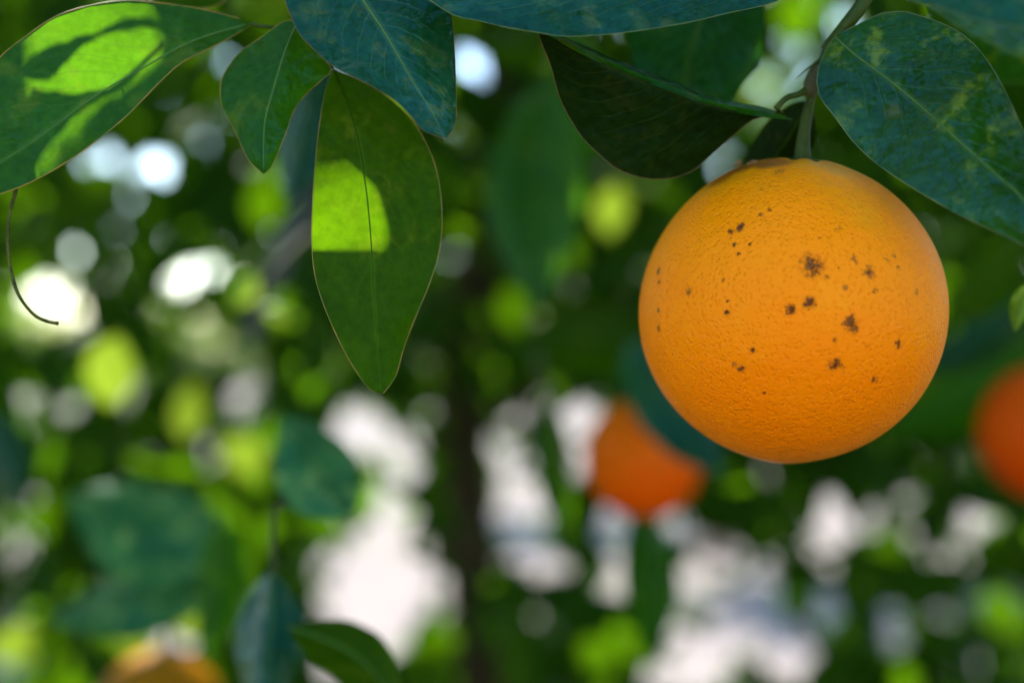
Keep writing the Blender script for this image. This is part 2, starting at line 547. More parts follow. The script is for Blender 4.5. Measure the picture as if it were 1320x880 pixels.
# gaps between the leaves of the crown: (px, py, half width, half height) as they open towards the camera
GAPS = [
    (203, 213, 13, 14), (138, 200, 6, 6), (290, 255, 4, 12), (338, 268, 8, 14), (240, 365, 12, 10), (205, 350, 5, 5),
    (262, 445, 26, 24), (325, 470, 8, 8), (315, 507, 12, 12), (60, 398, 24, 18), (88, 415, 8, 8), (190, 425, 7, 8), (25, 520, 9, 8),
    (258, 595, 10, 10), (418, 470, 14, 14), (390, 425, 9, 9), (462, 556, 24, 20), (492, 640, 12, 24), (530, 605, 7, 8),
    (474, 775, 46, 70), (205, 812, 40, 14), (15, 855, 12, 12), (22, 765, 7, 7), (310, 600, 10, 16), (500, 690, 25, 25),
    (600, 80, 8, 12), (632, 88, 14, 11), (985, 118, 22, 18), (1030, 62, 8, 8), (1020, 100, 8, 8), (925, 212, 8, 8), (1085, 30, 8, 14),
    (660, 530, 8, 12), (655, 585, 7, 10), (668, 655, 24, 24), (700, 725, 16, 20), (665, 780, 6, 6), (690, 790, 6, 6), (742, 540, 18, 22), (738, 600, 9, 18),
    (788, 680, 18, 28), (800, 745, 12, 26), (870, 675, 13, 12), (905, 705, 18, 12), (885, 760, 12, 34), (945, 720, 14, 22), (960, 810, 22, 40),
    (850, 875, 22, 12), (905, 872, 26, 12), (1070, 685, 18, 22), (1055, 640, 6, 20), (1255, 670, 11, 11), (1220, 722, 9, 9), (1005, 840, 20, 24),
    (1150, 810, 9, 24), (1205, 800, 7, 14), (1120, 745, 8, 9), (1250, 840, 6, 8), (1275, 760, 5, 5), (1090, 860, 10, 8), (20, 640, 4, 4), (65, 690, 4, 4),
    (1025, 15, 7, 7), (440, 390, 5, 5), (545, 480, 5, 5),
]
GAPS += [(x_, y_, r_, r_ * 1.1) for x_, y_, r_ in [(random.uniform(-10, 530), random.uniform(330, 870), random.choice((5, 6, 7, 8, 9))) for _ in range(30)]
         if not (60 < x_ < 300 and 600 < y_ < 800)]
GAPS += [(850, 800, 10, 34), (925, 800, 14, 50), (984, 770, 12, 40), (1015, 850, 24, 24), (1060, 790, 10, 24), (885, 850, 12, 30), (430, 860, 22, 14), (540, 760, 12, 40), (1096, 770, 7, 20)]
GAPS = np.array(GAPS, float)
GAPS[GAPS[:, 2] < 23, 2:] *= 0.8
# where the sun falls through onto the near leaves: polygons in photograph pixels and their distance
PATCHES = [
    ([(396, 226), (478, 232), (498, 285), (492, 321), (396, 321)], 0.362),
    ([(72, 116), (98, 84), (126, 60), (160, 44), (196, 41), (192, 60), (176, 84), (150, 105), (128, 116)], 0.358),
    ([(45, 52), (90, 28), (130, 15), (196, 13), (196, 22), (140, 34), (70, 52)], 0.362),
    ([(54, 208), (72, 180), (112, 142), (124, 140), (106, 166), (74, 206)], 0.354),
]
def in_poly(pts, poly):
    x, y = pts[:, 0], pts[:, 1]
    ins = np.zeros(len(pts), bool)
    n = len(poly)
    for i in range(n):
        x1, y1 = poly[i]
        x2, y2 = poly[(i + 1) % n]
        c = ((y1 > y) != (y2 > y)) & (x < (x2 - x1) * (y - y1) / (y2 - y1 + 1e-9) + x1)
        ins ^= c
    return ins

S = np.array(SUN)
def depth_at(o, poly):
    """the plane y = a + b x + c z that fits the leaf's blade inside a patch"""
    poly = np.array(poly)
    v = np.array([tuple(q.co) for q in o.data.vertices])
    px = to_px(v)
    ring = np.concatenate([poly * (1 - f) + np.roll(poly, -1, 0) * f for f in (0, 0.33, 0.66)] + [poly.mean(0)[None]])
    k = np.linalg.norm(px[:, None] - ring[None], axis=2).min(1) < 12
    A = np.c_[np.ones(k.sum()), v[k, 0], v[k, 2]]
    return np.linalg.lstsq(A, v[k, 1], rcond=None)[0]
def blocks_patch(pts):
    """pts (n,k,3): leaves any point of which stands between the sun and a sunlit patch"""
    n, k, _ = pts.shape
    bad = np.zeros(n, bool)
    flat = pts.reshape(-1, 3)
    for poly, d in PATCHES:
        tt = (flat[:, 1] - d[0] - d[1] * flat[:, 0] - d[2] * flat[:, 2]) / (S[1] - d[1] * S[0] - d[2] * S[2])
        px = to_px(flat - S[None] * tt[:, None])
        hit = in_poly(px, poly) & (tt > 0.004)
        bad |= hit.reshape(n, k).any(1)
    return bad

# leaves that the sun reaches: world points that stay open to the sun
SUNLIT = []   # (point, radius)
def sunlit(px, py, d, r=0.02):
    SUNLIT.append((np.array(P(px, py, d)), r))

def blocks_sun(pts):
    n, k, _ = pts.shape
    bad = np.zeros(n, bool)
    flat = pts.reshape(-1, 3)
    for q, r in SUNLIT:
        rel = flat - q
        al = rel @ S
        dist = np.linalg.norm(rel - al[:, None] * S[None], axis=1)
        bad |= ((dist < r) & (al > 0.03)).reshape(n, k).any(1)
    return bad

def dense(v):
    g = v.reshape(7, 3, 3)
    a = np.linspace(0, 6, 19)
    i = np.minimum(a.astype(int), 5)
    g = g[i] * (1 - (a - i))[:, None, None] + g[i + 1] * (a - i)[:, None, None]
    cols = [g[:, 0], g[:, 0] * .6 + g[:, 1] * .4, g[:, 0] * .3 + g[:, 1] * .7, g[:, 1], g[:, 1] * .7 + g[:, 2] * .3, g[:, 1] * .4 + g[:, 2] * .6, g[:, 2]]
    return np.concatenate(cols)
DENSE = [dense(v[0]) for v in VARS]
def samples_of(pos, R, size, var, sets=None):
    sets = sets or [v[0] for v in VARS]
    out = np.empty((len(pos), len(sets[0]), 3))
    for k in range(len(VARS)):
        idx = np.where(var == k)[0]
        if len(idx):
            out[idx] = np.einsum('nij,vj->nvi', R[idx], sets[k]) * size[idx][:, None, None] + pos[idx][:, None, :]
    return out
def patch_bad(p):
    out = np.zeros(len(p[0]), bool)
    for a in range(0, len(p[0]), 2000):
        q = samples_of(*[x[a:a + 2000] for x in p], sets=DENSE)
        out[a:a + 2000] = blocks_patch(q) | blocks_sun(q)
    return out

def in_gap(pts):
    n, k, _ = pts.shape
    px = to_px(pts.reshape(-1, 3))
    bad = np.zeros(n * k, bool)
    for gx, gy, gw, gh in GAPS:
        bad |= ((px[:, 0] - gx) / gw) ** 2 + ((px[:, 1] - gy) / gh) ** 2 < 1
    for gx, gy, gd, gr in LIT:
        bad |= (((px[:, 0] - gx) ** 2 + (px[:, 1] - gy) ** 2) < (gr * 0.9) ** 2) & (pts.reshape(-1, 3)[:, 1] < gd)
    out = bad.reshape(n, k).any(1)
    c = px.reshape(n, k, 2)[:, k // 2]
    out |= (np.abs(c[:, 0] - 606) < 40) & (c[:, 1] > 320) & (pts[:, 0, 1] < 2.05) & (rng.uniform(size=n) < 0.93)
    return out

def in_frame(pts, margin=45):
    n, k, _ = pts.shape
    px = to_px(pts.reshape(-1, 3))
    ok = (px[:, 0] > -margin) & (px[:, 0] < 1320 + margin) & (px[:, 1] > -margin) & (px[:, 1] < 880 + margin)
    return ok.reshape(n, k).any(1)

# ==================================================================== MAIN ORANGE
def orange_verts(R, seed, nr=110, ns=200, dent=0.04, top=0.88, squash=0.85):
    rs = np.random.default_rng(seed)
    ks = rs.normal(size=(9, 3)) * 2.2
    ph = rs.uniform(0, 6.28, 9)
    v = []
    for i in range(nr + 1):
        th = math.pi * i / nr
        for j in range(ns):
            f = 2 * math.pi * j / ns
            n = np.array([math.sin(th) * math.cos(f), math.sin(th) * math.sin(f), math.cos(th)])
            z = n[2]
            if z > top:
                z = top + (z - top) * squash
            z -= dent * math.exp(-(th / 0.10) ** 2)
            z += 0.012 * math.exp(-((math.pi - th) / 0.16) ** 2) * -1
            w = 1 + 0.009 * float(np.sin(ks @ n + ph).sum()) / 2
            # the shoulders are a little fluted round the stalk
            w += 0.010 * math.exp(-(th / 0.45) ** 2) * math.sin(7 * f + 0.6) * min(1, th / 0.2)
            v.append((n[0] * w * R, n[1] * w * R, z * w * R * 1.022))
    f = []
    for i in range(nr):
        for j in range(ns):
            a, b2 = i * ns + j, i * ns + (j + 1) % ns
            f.append((a, a + ns, b2 + ns, b2))
    return v, f

def peel_material(name, spots, R, base=(0.87, 0.240, 0.0002), low=(0.88, 0.185, 0.0002), topc=(0.64, 0.25, 0.002)):
    """spots: (x, y, z, radius, strength) in the fruit's own coordinates; strength under 0.6 reads as a faint freckled patch"""
    m, nt, out = new_mat(name)
    b = NB(nt)
    tc = b.n("ShaderNodeTexCoord")
    vec = tc.outputs["Object"]
    s1 = 1 / R
    warp = b.noise(vec, 22 * s1, 3, 0.6)
    wv = b.n("ShaderNodeVectorMath", operation='SUBTRACT')
    b.put(wv.inputs[0], warp.outputs["Color"])
    wv.inputs[1].default_value = (0.5, 0.5, 0.5)
    wm = b.n("ShaderNodeVectorMath", operation='MULTIPLY_ADD')
    b.put(wm.inputs[0], wv.outputs[0])
    wm.inputs[1].default_value = (0.045 * R,) * 3
    b.put(wm.inputs[2], vec)
    pos = wm.outputs[0]
    solid, faint, russet = None, None, None
    for x, y, z, r, st in spots:
        dn = b.n("ShaderNodeVectorMath", operation='DISTANCE')
        b.put(dn.inputs[0], pos)
        dn.inputs[1].default_value = (x, y, z)
        h = b.math('MULTIPLY_ADD', dn.outputs["Value"], -1.0 / r, 1.0)
        if st >= 0.6:
            solid = h if solid is None else b.math('MAXIMUM', solid, h)
        elif st < 0.4:
            russet = h if russet is None else b.math('MAXIMUM', russet, h)
        else:
            faint = h if faint is None else b.math('MAXIMUM', faint, h)
    big = b.noise(vec, 1.6 * s1, 4, 0.6)
    med = b.noise(vec, 9 * s1, 4, 0.6)
    fine = b.noise(vec, 62 * s1, 3, 0.6)
    mid = b.noise(vec, 30 * s1, 2, 0.5)
    vo = b.n("ShaderNodeTexVoronoi", feature='F1')
    wp2 = b.n("ShaderNodeVectorMath", operation='MULTIPLY_ADD')
    b.put(wp2.inputs[0], wv.outputs[0])
    wp2.inputs[1].default_value = (0.012 * R,) * 3
    b.put(wp2.inputs[2], vec)
    b.put(vo.inputs["Vector"], wp2.outputs[0])
    vo.inputs["Scale"].default_value = 34 * s1
    sep = b.n("ShaderNodeSeparateXYZ")
    b.put(sep.inputs[0], vec)
    hz = b.math('MULTIPLY', sep.outputs[2], s1)
    hz = b.math('ADD', hz, b.math('MULTIPLY', b.math('SUBTRACT', big.outputs["Fac"], 0.5), 1.3))
    c = b.mix(b.smooth(hz, -0.80, 0.45), low, base)
    c = b.mix(b.smooth(hz, 0.60, 1.10), c, topc)
    # oil glands: slightly deeper coloured dots in a paler net
    pit = b.smooth(vo.outputs["Distance"], 0.05, 0.50)
    c = b.mix(b.math('MULTIPLY', b.math('SUBTRACT', 1.0, pit), 0.45), c, b.mix(0.55, c, low))
    c = b.mix(b.math('MULTIPLY', b.smooth(fine.outputs["Fac"], 0.50, 0.72), 0.22), c, (0.88, 0.36, 0.006))
    # pale wax and faint scuffs
    sc1 = b.noise(vec, 3.4 * s1, 7, 0.75)
    c = b.mix(b.math('MULTIPLY', b.smooth(sc1.outputs["Fac"], 0.58, 0.76), 0.35), c, (0.86, 0.38, 0.012))
    # tiny freckles, in loose drifts
    vf = b.n("ShaderNodeTexVoronoi")
    b.put(vf.inputs["Vector"], vec)
    vf.inputs["Scale"].default_value = 17 * s1
    sel = b.n("ShaderNodeSeparateColor")
    b.put(sel.inputs[0], vf.outputs["Color"])
    fr = b.math('MULTIPLY', b.smooth(vf.outputs["Distance"], 0.15, 0.05), b.math('GREATER_THAN', sel.outputs[1], 0.93))
    fr = b.math('MULTIPLY', fr, b.smooth(sc1.outputs["Fac"], 0.42, 0.56))
    c = b.mix(b.math('MULTIPLY', fr, 0.55), c, (0.16, 0.045, 0.006))
    hgt = b.math('ADD', b.math('MULTIPLY', fine.outputs["Fac"], 0.30), b.math('MULTIPLY', pit, 0.70))
    hgt = b.math('ADD', hgt, b.math('MULTIPLY', mid.outputs["Fac"], 0.6))
    if russet is not None:
        rs_ = b.math('MULTIPLY', b.smooth(b.math('MULTIPLY_ADD', b.math('SUBTRACT', sc1.outputs["Fac"], 0.5), 1.6, russet), -0.2, 0.5), 0.82)
        c = b.mix(rs_, c, (0.26, 0.060, 0.003))
    # russet freckling inside the faint patches
    if faint is not None:
        spk = b.noise(vec, 44 * s1, 4, 0.7)
        fsp = b.smooth(b.math('MULTIPLY_ADD', b.math('SUBTRACT', spk.outputs["Fac"], 0.56), 5.0, b.math('MULTIPLY', faint, 1.1)), -0.1, 0.6)
        fsp = b.math('MULTIPLY', fsp, b.smooth(faint, -0.35, 0.45))
        c = b.mix(b.math('MULTIPLY', fsp, 0.75), c, (0.20, 0.060, 0.010))
    if solid is not None:
        rag = b.noise(vec, 34 * s1, 5, 0.75)
        ssp = b.math('MULTIPLY_ADD', b.math('SUBTRACT', rag.outputs["Fac"], 0.5), 3.4, solid)
        ssp = b.math('ADD', ssp, b.math('MULTIPLY', b.math('SUBTRACT', fine.outputs["Fac"], 0.5), 1.2))
        near = b.smooth(solid, -0.7, 0.25)
        core = b.math('MULTIPLY', b.smooth(ssp, 0.22, 0.60), near)
        halo = b.math('MULTIPLY', b.math('MULTIPLY', b.smooth(ssp, -0.45, 0.45), near), 0.55)
        c = b.mix(halo, c, (0.40, 0.095, 0.006))
        tone = b.mix(b.smooth(fine.outputs["Fac"], 0.42, 0.66), (0.050, 0.012, 0.003), b.mix(b.smooth(med.outputs["Fac"], 0.42, 0.58), (0.13, 0.040, 0.010), (0.26, 0.10, 0.025)))
        c = b.mix(b.math('MULTIPLY', core, 0.92), c, tone)
        hgt = b.math('ADD', hgt, b.math('MULTIPLY', core, -0.55))
        hgt = b.math('ADD', hgt, b.math('MULTIPLY', halo, 0.35))
    bp = b.n("ShaderNodeBump")
    bp.inputs["Strength"].default_value = 0.75
    bp.inputs["Distance"].default_value = 0.010 * R
    b.put(bp.inputs["Height"], hgt)
    bp2 = b.n("ShaderNodeBump")
    bp2.inputs["Strength"].default_value = 0.5
    bp2.inputs["Distance"].default_value = 0.035 * R
    b.put(bp2.inputs["Height"], med.outputs["Fac"])
    b.put(bp2.inputs["Normal"], bp.outputs[0])
    pr = b.n("ShaderNodeBsdfPrincipled")
    b.put(pr.inputs["Base Color"], c)
    pr.inputs["Roughness"].default_value = 0.33
    pr.inputs["Specular IOR Level"].default_value = 0.07
    pr.inputs["Subsurface Weight"].default_value = 0.12
    pr.inputs["Subsurface Radius"].default_value = (0.006, 0.002, 0.0005)
    pr.inputs["Subsurface Scale"].default_value = 0.5
    b.put(pr.inputs["Normal"], bp2.outputs[0])
    b.put(out.inputs[0], pr.outputs[0])
    return m

OC = P(1020.5, 401, 0.376)
OR_ = 193.5 * F * 0.376
MAIN_TILT = (math.radians(4), math.radians(3), 0)

def fruit(name, label, centre, R, seed, mat, tilt, stalk_pts=None, stalk_r=None, nr=110, ns=200):
    t = thing(name, label, "orange", centre, "oranges hanging in the tree")
    t.rotation_euler = tilt
    v, f = orange_verts(R, seed, nr, ns)
    me_o = mesh_obj("peel", v, f, mat)
    me_o.parent = t
    # the green calyx: a low five-lobed collar round the stalk
    cv, cf = [], []
    n = 40
    for k, (rr, hh) in enumerate(((0.02, 1.000), (0.105, 1.003), (0.14, 0.990), (0.13, 0.950))):
        for j in range(n):
            a = 2 * math.pi * j / n
            lobe = 1 + (0.28 * abs(math.cos(2.5 * a)) if k else 0)
            cv.append((rr * lobe * R * math.cos(a), rr * lobe * R * math.sin(a), hh * R))
    for k in range(3):
        for j in range(n):
            cf.append((k * n + j, k * n + (j + 1) % n, (k + 1) * n + (j + 1) % n, (k + 1) * n + j))
    c = mesh_obj("calyx", cv, cf, M_STEM)
    c.parent = t
    return t

ray_centre = np.array(OC)
from mathutils import Euler
Rm = Euler(MAIN_TILT).to_matrix()
def on_fruit(px, py):
    """where the sight line through a photograph pixel meets the main fruit, in the fruit's own coordinates"""
    o = np.array((0, 0, H))
    d = np.array(P(px, py, 1.0)) - o
    d /= np.linalg.norm(d)
    oc = o - ray_centre
    bq = oc @ d
    cq = oc @ oc - OR_ ** 2
    disc = max(bq * bq - cq, 0)
    p = o + d * (-bq - math.sqrt(disc)) - ray_centre
    return Rm.transposed() @ Vector(p)
SPOTS = [(365,153,5,1),(383,203,4,1),(360,216,4,1),(308,247,10,1),(286,257,7,1),(291,289,4,1),(333,288,3,1),(100,360,7,1),(101,388,7,1),(120,412,5,.5),
         (178,410,8,1),(101,460,5,1),(104,505,8,1),(267,382,3,1),(273,465,6,1),(275,435,3,1),(343,561,5,1),(296,598,9,.5),(312,610,9,1),(493,345,24,.9),(488,334,15,1),
         (530,375,5,1),(533,322,4,1),(438,458,11,1),(487,440,13,1),(590,492,16,1),(598,505,10,1),(637,362,20,.5),(637,365,9,1),(580,403,8,.5),(652,411,7,1),(625,415,3,1),
         (553,598,15,1),(551,535,5,1),(633,548,4,1),(710,545,10,1),(737,500,4,1),(651,637,8,1),(758,412,10,.5),(757,415,6,1),(787,450,4,1),(698,720,5,.5),(700,320,10,.5),
         (545,292,3,1),(510,278,3,1),(640,300,6,.5),(590,580,3,1),(370,672,3,1),(305,315,2,1),(485,160,3,1),(680,330,10,.5),(320,96,60,.3),(390,86,52,.3),(270,120,44,.3),(320,100,40,.5),(375,92,34,.5),(280,112,22,.5),(410,110,22,.5),(560,250,12,.5),(600,330,14,.5),(710,352,9,.5),(560,352,3,1)]
spots = []
for x, y, r, st in SPOTS:
    q = on_fruit(800 + x / 2, 170 + y / 2)
    spots.append((q.x, q.y, q.z, (r * 0.5 + 1.0) * 1.2 * F * 0.345, st))
M_PEEL = peel_material("orange_peel", spots, OR_)
main_orange = fruit("orange", "large ripe orange with brown specks hanging in sharp focus under the big right leaf", OC, OR_, 5, M_PEEL, MAIN_TILT, nr=150, ns=260)
# stalk of the fruit, and the corky scar beside it
st = px_tube("stalk", [(1064, 66, 0.372), (1052, 100, 0.374), (1042, 140, 0.376), (1036, 175, 0.376), (1034, 212, 0.377)], [5.5, 5.5, 6.5, 8, 12], M_STEM, None)
st.parent = main_orange
st.matrix_parent_inverse = (bpy.data.objects[main_orange.name].matrix_basis).inverted()
def scar():
    m = plain_material("cork", (0.16, 0.07, 0.015), (0.34, 0.20, 0.07), 900, 0.85, 0.8, 0.0006)
    rs = np.random.default_rng(3)
    v, f = [], []
    for k in range(16):
        a = rs.uniform(0, 1)
        px, py = 948 + 58 * a + rs.normal(0, 2), 209 - 3 * a + rs.normal(0, 2.2)
        q = Rm @ on_fruit(px, py) + OC
        c = Vector(q)
        c = OC + (c - OC) * 0.985
        r = rs.uniform(0.0003, 0.0006)
        b0 = len(v)
        for i in range(5):
            for j in range(8):
                th, ph = math.pi * i / 4, 2 * math.pi * j / 8
                v.append(c + Vector((2.0 * r * math.sin(th) * math.cos(ph), r * math.sin(th) * math.sin(ph), 0.7 * r * math.cos(th))))
        for i in range(4):
            for j in range(8):
                f.append((b0 + i * 8 + j, b0 + i * 8 + (j + 1) % 8, b0 + (i + 1) * 8 + (j + 1) % 8, b0 + (i + 1) * 8 + j))
    o = mesh_obj("corky_scar", v, f, m)
    o.parent = main_orange
    o.matrix_parent_inverse = main_orange.matrix_basis.inverted()
    o["kind"] = "stuff"
bpy.context.view_layer.update()
scar()

M_PEEL2 = peel_material("orange_peel_far", [], 0.04, base=(0.88, 0.15, 0.0005), low=(0.85, 0.085, 0.0005), topc=(0.88, 0.20, 0.001))
M_PEEL4 = peel_material("orange_peel_shaded", [], 0.04, base=(0.66, 0.075, 0.0005), low=(0.62, 0.050, 0.0005), topc=(0.66, 0.10, 0.001))  # darker red colour puts shade into the right fruit
M_PEEL3 = peel_material("orange_peel_brown", [], 0.04, base=(0.30, 0.12, 0.003), low=(0.34, 0.09, 0.002), topc=(0.26, 0.11, 0.003))
far = [("ripe deep orange fruit out of focus below left of the large speckled orange", (829, 590, 0.92), 77, M_PEEL2),
       ("out of focus reddish orange cut by the photo's right border", (1349, 557, 0.86), 86, M_PEEL4),
       ("brownish yellow orange peeping over the bottom border under the mottled leaf", (205, 922, 0.80), 84, M_PEEL3)]
for i, (lab, (x, y, d), r, m) in enumerate(far):
    t = fruit("orange", lab, P(x, y, d), r * F * d, 20 + i, m, (0.1 * i, -0.15 + 0.1 * i, i), nr=40, ns=64)
    s = tube("stalk", [Vector((0, 0, 0.94 * r * F * d)), Vector((0.002, 0.002, 1.15 * r * F * d)), Vector((0.006, 0.004, 1.5 * r * F * d))], [0.0024, 0.002, 0.0018], M_STEM, None, 8, 8)
    s.parent = t

# ==================================================================== NEAR TWIGS (in focus)
twigA = thing("leafy_twig", "twig in sharp focus with the four clustered leaves, one long leaf hanging down", "twig", P(430, -60, 0.37), "leafy twigs")
px_tube("stem", [(520, -120, 0.39), (470, -70, 0.380), (432, -30, 0.374), (414, 10, 0.372), (428, 88, 0.372)], [7, 6, 5, 4, 2.6], M_STEM, twigA)
# long leaf at upper left
lA = grid_leaf(twigA, M_TOP,
    L=[(322, 34), (284, 56), (236, 80), (207, 105), (165, 148), (130, 177), (89, 207), (44, 233), (0, 250), (-60, 262), (-96, 262)],
    M=[(322, 31, 0.373), (278, 43, 0.370), (236, 59, 0.367), (177, 92, 0.363), (118, 127, 0.359), (59, 171, 0.355), (0, 210, 0.352), (-96, 262, 0.346)],
    R=[(322, 28), (266, 13), (213, 5), (165, 1), (118, 7), (71, 22), (30, 50), (0, 74), (-45, 130), (-75, 190), (-96, 262)],
    eL=-0.004, eR=0.005, seed=1, edge=M_EDGE, edge_px=2.4, rib_px=2.4, label="long green leaf crossed by bright sunlit patches")
px_tube("petiole", [(324, 31, 0.373), (345, 35, 0.373), (380, 34, 0.374), (414, 8, 0.373)], [3, 2.2, 2.4, 3], M_STEM, lA)
lB = grid_leaf(twigA, M_TOP,
    L=[(384, 24), (362, 30), (339, 47), (309, 68), (288, 97), (284, 121), (288, 142), (299, 162), (309, 183), (321, 207), (339, 224)],
    M=[(388, 24, 0.366), (378, 41, 0.364), (365, 74, 0.361), (352, 118, 0.358), (342, 154, 0.355), (340, 189, 0.353), (340, 224, 0.352)],
    R=[(392, 26), (406, 62), (427, 89), (414, 104), (392, 124), (378, 145), (369, 171), (357, 200), (348, 218), (341, 224)],
    eL=0.006, eR=0.004, seed=2, edge=M_EDGE, edge_px=1.6, rib_px=3.0)
px_tube("petiole", [(388, 25, 0.366), (402, 8, 0.369), (414, -5, 0.372)], [2.4, 2.4, 3], M_STEM, lB)
lC = grid_leaf(twigA, M_TEAL,
    L=[(436, -84), (398, -66), (374, -36), (367, -4), (374, 18), (386, 44), (409, 68), (430, 86), (457, 100), (486, 115), (510, 130), (531, 151), (545, 168), (570, 178)],
    M=[(438, -84, 0.362), (450, -40, 0.358), (468, 0, 0.354), (495, 41, 0.350), (516, 77, 0.348), (536, 112, 0.346), (557, 145, 0.345), (573, 178, 0.345)],
    R=[(442, -84), (500, -86), (552, -58), (577, -10), (584, 38), (587, 89), (588, 133), (587, 159), (576, 178)],
    eL=-0.005, eR=0.010, seed=3, edge=M_EDGEDARK, edge_px=1.4, rib_px=3.6, label="broad teal leaf with a pale midrib")
px_tube("petiole", [(438, -84, 0.362), (436, -60, 0.368), (434, -32, 0.373)], [3, 3, 3.4], M_STEM, lC)
lD = grid_leaf(twigA, M_UNDER,
    L=[(429, 90), (420, 115), (412, 160), (406, 215), (402, 280), (402, 320), (407, 360), (420, 400), (440, 445), (460, 480), (475, 500), (490, 507)],
    M=[(430, 88, 0.371), (455, 155, 0.367), (470, 230, 0.363), (478, 305, 0.360), (482, 380, 0.358), (486, 440, 0.357), (491, 507, 0.357)],
    R=[(433, 90), (480, 112), (525, 148), (552, 190), (565, 230), (570, 280), (566, 325), (552, 370), (535, 410), (520, 450), (510, 485), (494, 507)],
    eL=-0.004, eR=0.006, seed=4, rib=M_RIBDARK, edge=M_EDGE, edge_px=1.6, rib_px=3.0, label="long hanging leaf seen from below with a sunlit square")

twigA2 = thing("leafy_twig", "short twig with a yellow rimmed leaf at the top border above the long sunlit leaf", "twig", P(240, -60, 0.40), "leafy twigs")
px_tube("stem", [(360, -150, 0.42), (330, -70, 0.41), (306, -22, 0.405)], [6, 5, 3], M_STEM, twigA2)
grid_leaf(twigA2, M_UNDER, L=[(304, -22), (286, 4), (262, 11), (232, 10), (200, 3), (160, -24), (120, -50)],
    M=[(304, -24, 0.405), (260, -18, 0.400), (200, -22, 0.396), (120, -50, 0.392)], R=[(304, -26), (260, -50), (200, -64), (120, -52)],
    eL=-0.006, eR=0.01, seed=5, rib=M_RIBDARK, edge=M_EDGE, edge_px=3.0)
simple_leaf(twigA2, M_LIME, (400, -90, 0.56), (300, 22, 0.60), 110, 6, seed=61)

# fruit bearing twig
twigB = thing("fruiting_twig", "green fruit bearing twig above the speckled orange with a broad dark leaf each side", "twig", P(1110, -60, 0.365), "leafy twigs")
px_tube("stem", [(1175, -140, 0.375), (1140, -50, 0.370), (1112, 4, 0.368), (1088, 36, 0.369), (1064, 66, 0.372)], [12, 11, 10, 9, 8], M_STEM, twigB)
px_tube("node", [(1056, 84, 0.3725), (1051, 98, 0.373), (1046, 110, 0.3735), (1043, 122, 0.375)], [7.5, 11, 10.5, 8], M_TWIG, twigB, 10, 10)
px_tube("thorn", [(1060, 74, 0.372), (1040, 90, 0.369), (1027, 101, 0.366)], [2.6, 1.6, 0.3], M_STEM, twigB, 7, 8)
lE = grid_leaf(twigB, M_TEAL,
    L=[(1052, -30), (1005, 0), (977, 9), (939, 17), (893, 28), (848, 36), (806, 42), (765, 46), (723, 47), (693, 42), (655, 36), (617, 27), (583, 19), (545, -6)],
    M=[(1052, -34, 0.362), (980, -34, 0.356), (890, -26, 0.351), (800, -20, 0.347), (700, -20, 0.345), (620, -20, 0.344), (545, -8, 0.344)],
    R=[(1052, -36), (980, -70), (890, -92), (800, -98), (700, -90), (620, -64), (545, -10)],
    eL=-0.006, eR=0.014, seed=6, edge=M_EDGEGREEN, edge_px=1.8, label="long teal leaf along the top border")
px_tube("petiole", [(1052, -34, 0.362), (1085, -50, 0.366), (1138, -52, 0.370)], [3.5, 3.5, 4], M_STEM, lE)
lF = grid_leaf(twigB, M_DARKUNDER,
    L=[(1004, 140), (996, 149), (973, 153), (946, 174), (920, 197), (893, 220), (863, 230), (833, 230), (802, 221), (780, 206), (749, 175), (723, 130), (711, 88), (699, 58), (692, 36)],
    M=[(1006, 144, 0.370), (977, 147, 0.368), (924, 137, 0.362), (863, 115, 0.357), (795, 89, 0.353), (742, 64, 0.351), (692, 36, 0.350)],
    R=[(1018, 154), (1012, 148), (977, 137), (924, 127), (863, 104), (795, 78), (742, 55), (692, 35)],
    eL=0.010, eR=0.016, seed=7, rib=None, edge=M_EDGEDARK, edge_px=1.5, p=1.0, label="folded olive leaf showing its dark underside")
px_tube("petiole", [(1000, 140, 0.369), (1014, 126, 0.370), (1032, 120, 0.373), (1048, 108, 0.374)], [4, 3.6, 3.8, 5], M_STEM, lF)
lF2 = grid_leaf(twigB, M_TOP,
    L=[(1020, 155), (977, 150), (924, 140), (863, 118), (795, 91), (742, 66), (694, 38)],
    M=[(1022, 155, 0.3695), (985, 144, 0.3675), (924, 133, 0.3615), (863, 111, 0.3565), (795, 84, 0.3525), (742, 60, 0.3505), (694, 37, 0.3498)],
    R=[(1022, 154), (985, 138), (924, 126), (863, 103), (795, 77), (742, 54), (694, 36)],
    eL=0.0006, eR=0.004, seed=8, rib=None, edge=None, p=1.0)
lF2.name = "folded_leaf_rim"
lF2.parent = lF
lG = simple_leaf(twigB, M_DEEP, (940, -60, 0.41), (872, 190, 0.425), 176, -14, eL=0.008, eR=0.008, rib=M_RIBDARK, seed=9)
lH = grid_leaf(twigB, M_MOTTLE,
    L=[(1074, 50), (1060, 72), (1053, 103), (1058, 127), (1075, 149), (1096, 178), (1125, 207), (1162, 233), (1198, 255), (1235, 276), (1271, 293), (1320, 316), (1380, 352), (1420, 384)],
    M=[(1076, 48, 0.366), (1107, 75, 0.360), (1144, 102, 0.354), (1184, 135, 0.348), (1216, 164, 0.341), (1256, 200, 0.333), (1293, 233, 0.326), (1320, 258, 0.320), (1420, 384, 0.302)],
    R=[(1079, 46), (1107, 31), (1136, 18), (1162, 15), (1184, 20), (1220, 33), (1249, 51), (1271, 76), (1289, 105), (1307, 142), (1324, 178), (1366, 250), (1420, 384)],
    eL=0.006, eR=0.007, seed=10, edge=M_EDGEGREEN, edge_px=2.2, rib_px=3.4, label="big mottled green leaf shading the orange")
px_tube("petiole", [(1076, 48, 0.366), (1084, 40, 0.368), (1092, 34, 0.369)], [4, 4.5, 6], M_STEM, lH)
